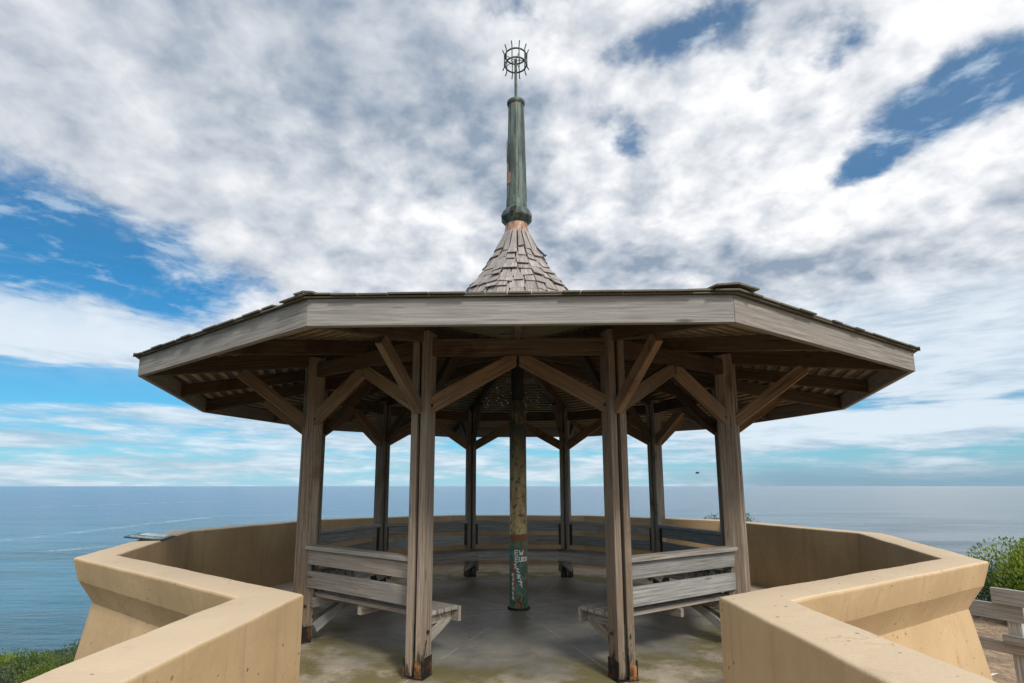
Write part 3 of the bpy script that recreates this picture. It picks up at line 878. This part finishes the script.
for i, (x, y) in enumerate(spots):
    k = r_.choice((0, 0, 1, 2, 2, 3)) if i > 3 else i
    o = protos[k] if used[k] == 0 else copy_tree(protos[k])
    used[k] += 1
    place(o, x, y, .8 + r_.random() * .55, r_.random() * 6.28)
    tag(o, f'{names_[k]} rounded coastal shrub in the scrub below the left parapet', 'shrub', f'{names_[k]} coastal shrubs below the left parapet')
# weed at the foot of the right parapet
wd = tag(empty('weed', (3.62, -1.40, GZ)), 'small sprig of weed sprouting by the right parapet foot', 'weed')

# ------------------------------------------------------------------ fence
fn = tag(empty('wooden_fence', (5.75, -.1, GZ)), 'silvered two-rail timber fence on sandy soil beside the right parapet', 'fence')
def F(x, y, z): return (x - 5.75, y + .1, z - GZ)
fd = Vector((-.42, .907, 0)); P0 = Vector((5.78, -.13, 0)); nr = Vector((-.907, -.42, 0))
for q, zt_ in ((0, .12), (2.1, .10), (-2.2, .3)):
    p = P0 + fd * q - nr * .10; zg = ground_z(p.x, p.y) - .2
    m = MB(); m.beam(F(p.x + .03, p.y, zg), F(p.x - .02, p.y, zt_), .15, .15, tuple(fd), .135, .135); m.build('fence_post', W_FENCE, fn, .008)
def rail(a, b_, zt0, zt1, h, off):
    p, q = P0 + fd * a + nr * off, P0 + fd * b_ + nr * off
    m = MB(); m.beam(F(p.x, p.y, zt0 - h/2), F(q.x, q.y, zt1 - h/2), .045, h); m.build('fence_rail', W_FENCE, fn, .006)
rail(.16, -2.4, .300, .32, .185, .04)
rail(-.12, 2.3, .115, .10, .185, -.006)
rail(.10, -2.4, -.22, -.20, .10, .04)
rail(-.1, 2.3, -.31, -.32, .13, -.006)

# scrap of litter on the soil
lt = MB()
lt.beam((-.09, 0, .01), (.05, .05, .03), .03, .006, (.2,.1,1)); lt.beam((.045, .05, .03), (.13, .12, .012), .025, .006, (-.2,.3,1))
o = lt.build('litter_scrap', LITTER); o.location = (6.05, .62, ground_z(6.05, .62) + .01)
tag(o, 'thin white scrap of litter lying on the bare soil behind the fence', 'litter')

# bird over the sea
bd = tag(empty('bird', (18.1, 51.8, 2.78)), 'tiny dark bird flying over the sea right of the pavilion', 'bird')
m = MB(); m.tube([(-.22,0,0),(-.1,0,.02),(.06,0,.03),(.16,0,.03),(.22,0,.02),(.27,0,.01)], [.015,.06,.075,.05,.035,.006], 8); m.build('body', FEATHER, bd)
for s in (-1, 1):
    m = MB()
    for z0 in (0, .008):
        m.face([(.10, s*.04, .05+z0), (.12, s*.25, .16+z0), (.03, s*.55, .10+z0), (-.05, s*.26, .13+z0), (-.08, s*.04, .04+z0)])
    m.build('wing', FEATHER, bd)

# weed mesh
m = MB(); r_ = random.Random(9)
for i in range(9):
    t_ = r_.random() * 6.28; l = .10 + .12 * r_.random()
    d = Vector((math.cos(t_) * .8, math.sin(t_) * .8, .9)).normalized(); s_ = d.cross(Vector((0,0,1))).normalized() * .016
    p = Vector((0, 0, .75)) if i < 6 else Vector((0, 0, .6))
    m.face([p, p + d*l*.5 + s_, p + d*l, p + d*l*.5 - s_])
m.build('leaf', LEAF_BRIGHT, wd)
m = MB(); m.tube([(.03,0,0), (0,.01,.4), (0,0,.78)], [.008,.006,.003], 5); m.build('stem', STEM, wd)

# ------------------------------------------------------------------ sky
SUN_EL, SUN_AZ = 40, 152       # azimuth clockwise from the view axis (+y): behind the viewer's right shoulder
w = bpy.data.worlds.new('World'); sc.world = w; w.use_nodes = True
t = NT(w.node_tree); bg = t.n['Background']
sky = t.new('ShaderNodeTexSky', sky_type='NISHITA'); sky.sun_disc = False
sky.sun_elevation = R(SUN_EL); sky.sun_rotation = R(SUN_AZ); sky.air_density = 1.0; sky.dust_density = .3; sky.ozone_density = 3.0
d = coords(t, 'Generated'); dx, dy, dz = t.sep(d)
zz = t.math('MAXIMUM', dz, 0.)
inv = t.math('DIVIDE', 1., t.math('ADD', zz, .11))
px = t.math('MULTIPLY', dx, inv); py = t.math('MULTIPLY', dy, inv)
P = t.comb(px, py, 0.)
def direction(az, el): return (math.sin(R(az))*math.cos(R(el)), math.cos(R(az))*math.cos(R(el)), math.sin(R(el)))
def blobs(lst):
    out = 0.
    for az, el, sa, se, amp in lst:
        v = direction(az, el); 
        # local tangent frame so that a blob can be wider than tall
        e1 = (math.cos(R(az)), -math.sin(R(az)), 0); e2 = (-math.sin(R(az))*math.sin(R(el)), -math.cos(R(az))*math.sin(R(el)), math.cos(R(el)))
        u = t.math('DIVIDE', t.vmath('DOT_PRODUCT', d, e1), math.sin(R(sa))); q = t.math('DIVIDE', t.vmath('DOT_PRODUCT', d, e2), math.sin(R(se)))
        r2 = t.math('ADD', t.math('MULTIPLY', u, u), t.math('MULTIPLY', q, q))
        front = t.math('GREATER_THAN', t.vmath('DOT_PRODUCT', d, v), 0.)
        g = t.math('MULTIPLY', t.math('EXPONENT', t.math('MULTIPLY', r2, -1.)), front)
        out = t.math('ADD', out, t.math('MULTIPLY', g, amp))
    return out
azs = t.math('ARCTAN2', dx, dy)
# high broken layer: lumpy cloud in direction space, packed tighter towards the horizon
k_ = t.math('DIVIDE', 1., t.math('ADD', .52, t.math('MULTIPLY', zz, .9)))
C0 = t.vmath('MULTIPLY', t.vmath('SCALE', d, s=k_), (1., 1., 1.75))
def warped(v): return t.vmath('ADD', v, t.vmath('SCALE', t.vmath('SUBTRACT', t.noise(v, 4.5, 3, .5, col=True), (.5,.5,.5)), s=.055))
Wp = warped(C0)
LIGHT = (.035, 0, .05)
n1 = t.noise(Wp, 3.4, 4, .5)
n2 = t.noise(Wp, 7.5, 10, .60)
n2b = t.noise(t.vmath('ADD', Wp, LIGHT), 7.5, 4, .52)
n2a = t.noise(Wp, 7.5, 4, .52)
n3 = t.noise(Wp, 17, 6, .55)
n3b = t.noise(t.vmath('ADD', Wp, (.014, 0, .02)), 19, 4, .55)
warp = Wp
den = t.math('ADD', t.math('ADD', t.math('MULTIPLY', n1, .32), t.math('MULTIPLY', n2, .48)), t.math('MULTIPLY', n3, .20))
den = t.math('ADD', den, .055)
bias = blobs([(-47, 18.8, 11, 4.8, -.28), (-36, 17, 10, 2.8, -.14), (-46, 23, 6, 3.5, -.09), (-18, 19, 10, 2.4, -.05),
              (38, 28.8, 5.5, 2.0, -.205), (44, 30.5, 6, 2.3, -.20), (31.5, 26.3, 3.4, 1.7, -.22), (35, 27, 3, 1.6, -.12), (16, 40, 4, 1.6, -.14), (33, 35.5, 3.2, 2.2, -.15), (11.5, 32.5, 2.5, 1.6, -.13), (22, 41, 3.5, 1.6, -.12), (5, 30.5, 2, 1.5, -.08), (22, 34, 4, 2, -.06),
              (-27, 34, 24, 10, .22), (-10, 30, 16, 12, .08), (25, 25, 12, 5, .12), (12, 24, 12, 6, .10), (42, 20, 14, 5, .14), (44, 37, 9, 3.5, .10), (0, 26, 14, 8, .06), (-12, 25, 8, 4, .08), (30, 31.5, 6, 2.2, .06)])
D = t.math('ADD', den, bias)
hi = t.mapr(D, t.mapr(azs, R(-30), R(5), .38, .415), t.mapr(azs, R(-30), R(5), .60, .565))
hi = t.math('MULTIPLY', hi, t.mapr(dz, .12, .30, .0, 1))
# low streaky layer near the horizon
az = t.math('ARCTAN2', dx, dy)
Q = t.comb(t.math('MULTIPLY', az, 2.6), t.math('MULTIPLY', t.math('ADD', dz, t.math('MULTIPLY', az, .02)), 26), .3)
l1 = t.noise(Q, 1.35, 8, .6, .25)
l2 = t.noise(t.vmath('MULTIPLY', Q, (2.4, 1.6, 1)), 1.6, 7, .62, .2)
lb = blobs([(-42, 12.3, 12, 2.4, .34), (-28, 12, 10, 2.0, .12), (-41, 8.3, 14, 1.8, -.22), (-26, 8.8, 12, 2.0, -.16), (-34, 6.3, 9, .8, .16), (-30, 3.3, 20, 2.0, .05),
            (40, 12, 18, 4.5, .3), (25, 7.3, 16, 1.3, -.22), (33, 5.1, 16, 1.6, .24), (0, 5.4, 14, 2.0, .08), (0, 10, 30, 3, .06), (-36, 16.5, 14, 2.0, -.12)])
lo_d = t.math('ADD', t.math('ADD', t.math('MULTIPLY', l1, .6), t.math('MULTIPLY', l2, .4)), lb)
lo = t.mapr(lo_d, .42, .60)
lo = t.math('MULTIPLY', lo, t.mapr(dz, .34, .20, 0, 1))
# cloud brightness
rel = t.math('ADD', t.math('MULTIPLY', t.math('SUBTRACT', n2a, n2b), 1.9), t.math('MULTIPLY', t.math('SUBTRACT', n3, n3b), .9))
rel = t.math('MULTIPLY', rel, t.mapr(azs, R(-26), R(8), .62, .95))
thick = t.mapr(D, .52, .80)
sh = t.math('SUBTRACT', t.math('ADD', .60, rel), t.math('MULTIPLY', thick, .16))
bb = blobs([(25, 26, 8, 4, .32), (-37, 32.5, 3, 3, .16), (-11.5, 26.5, 6, 3.0, .26), (37, 24.5, 8, 2.5, .18), (18, 33, 9, 4, .14), (40, 36, 7, 4, .16),
            (-27, 40, 14, 6, -.24), (-5, 38, 14, 7, -.16), (-45, 28, 8, 5, -.08), (13, 22, 10, 3.2, -.18), (36, 15, 14, 4, -.06), (33, 20, 10, 2, -.10), (-22, 27, 10, 4, .04), (-8, 32, 8, 3, -.06), (-18, 22, 8, 2, -.05)])
br = t.mapr(t.math('ADD', sh, bb), .06, .97, smooth=False)
CLOUD_D, CLOUD_L = (3.2, 4.0, 5.1), (11.2, 11.2, 11.3)
cc = t.mix(br, CLOUD_D, CLOUD_L)
lbr = t.mapr(t.math('ADD', l2, t.math('MULTIPLY', blobs([(-42, 12.5, 14, 2, 1), (40, 11, 20, 5, .35), (33, 5.3, 16, 1.2, .8)]), .35)), .3, .75)
lc = t.mix(lbr, (4.6, 6.0, 7.4), (8.6, 9.5, 10.3))
skyb = t.mix(1.0, sky.outputs[0], (.15, .86, 1.16), 'MULTIPLY')
# milky band of air just over the horizon
air = t.math('EXPONENT', t.math('MULTIPLY', zz, -11.))
azr = t.mapr(az, R(-10), R(38))
skyb = t.mix(t.math('MULTIPLY', air, .8), skyb, t.mix(azr, (4.9, 7.2, 8.9), (5.2, 6.7, 7.9)))
wisp = t.noise(t.vmath('MULTIPLY', Wp, (1., 1., 2.6)), 9, 9, .62)
veil = t.math('ADD', t.math('MULTIPLY', t.mapr(wisp, .50, .68), .5), t.mapr(dz, .3, .5, .02, .16))
veil = t.math('MULTIPLY', veil, t.mapr(dz, .16, .26))
skyb = t.mix(veil, skyb, (6.6, 8.0, 9.4))
c = t.mix(t.math('MULTIPLY', hi, .97), skyb, cc)
c = t.mix(t.math('MULTIPLY', lo, .88), c, lc)
# heavy blue-grey bank low on the right
bank = t.math('MULTIPLY', t.mapr(t.math('ADD', dz, t.math('MULTIPLY', l1, .03)), .062, .018), t.mapr(az, R(10), R(26)))
c = t.mix(t.math('MULTIPLY', bank, .85), c, (2.5, 4.1, 5.3))
# glow added to the unseen sky round the sun, to fill the pavilion
sdot = t.vmath('DOT_PRODUCT', d, direction(SUN_AZ, SUN_EL))
c = t.mix(1.0, c, t.mix(t.mapr(sdot, .35, 1.), (0, 0, 0), (11, 10.4, 9.6)), 'ADD')
t.l.new(c, bg.inputs['Color']); bg.inputs['Strength'].default_value = .085

sun = bpy.data.lights.new('sun', 'SUN'); sun.energy = 2.35; sun.angle = R(10); sun.color = (1, .94, .86)
so = bpy.data.objects.new('sun', sun); COL.objects.link(so)
so.rotation_euler = (-Vector(direction(SUN_AZ, SUN_EL))).to_track_quat('-Z', 'Y').to_euler()

# ------------------------------------------------------------------ camera
cam = bpy.data.cameras.new('camera'); co = bpy.data.objects.new('camera', cam); COL.objects.link(co)
co.location = (.0535, -7.2639, 1.5); co.rotation_euler = (R(90 + 9.47), 0, R(2.393))
cam.sensor_width = 36; cam.lens = 558.8 / 1024 * 36; cam.shift_x = .0131; cam.shift_y = .0499
cam.clip_start = .05; cam.clip_end = 150000
sc.camera = co
sc.view_settings.view_transform = 'Standard'; sc.view_settings.look = 'None'; sc.view_settings.exposure = .14; sc.view_settings.gamma = 1
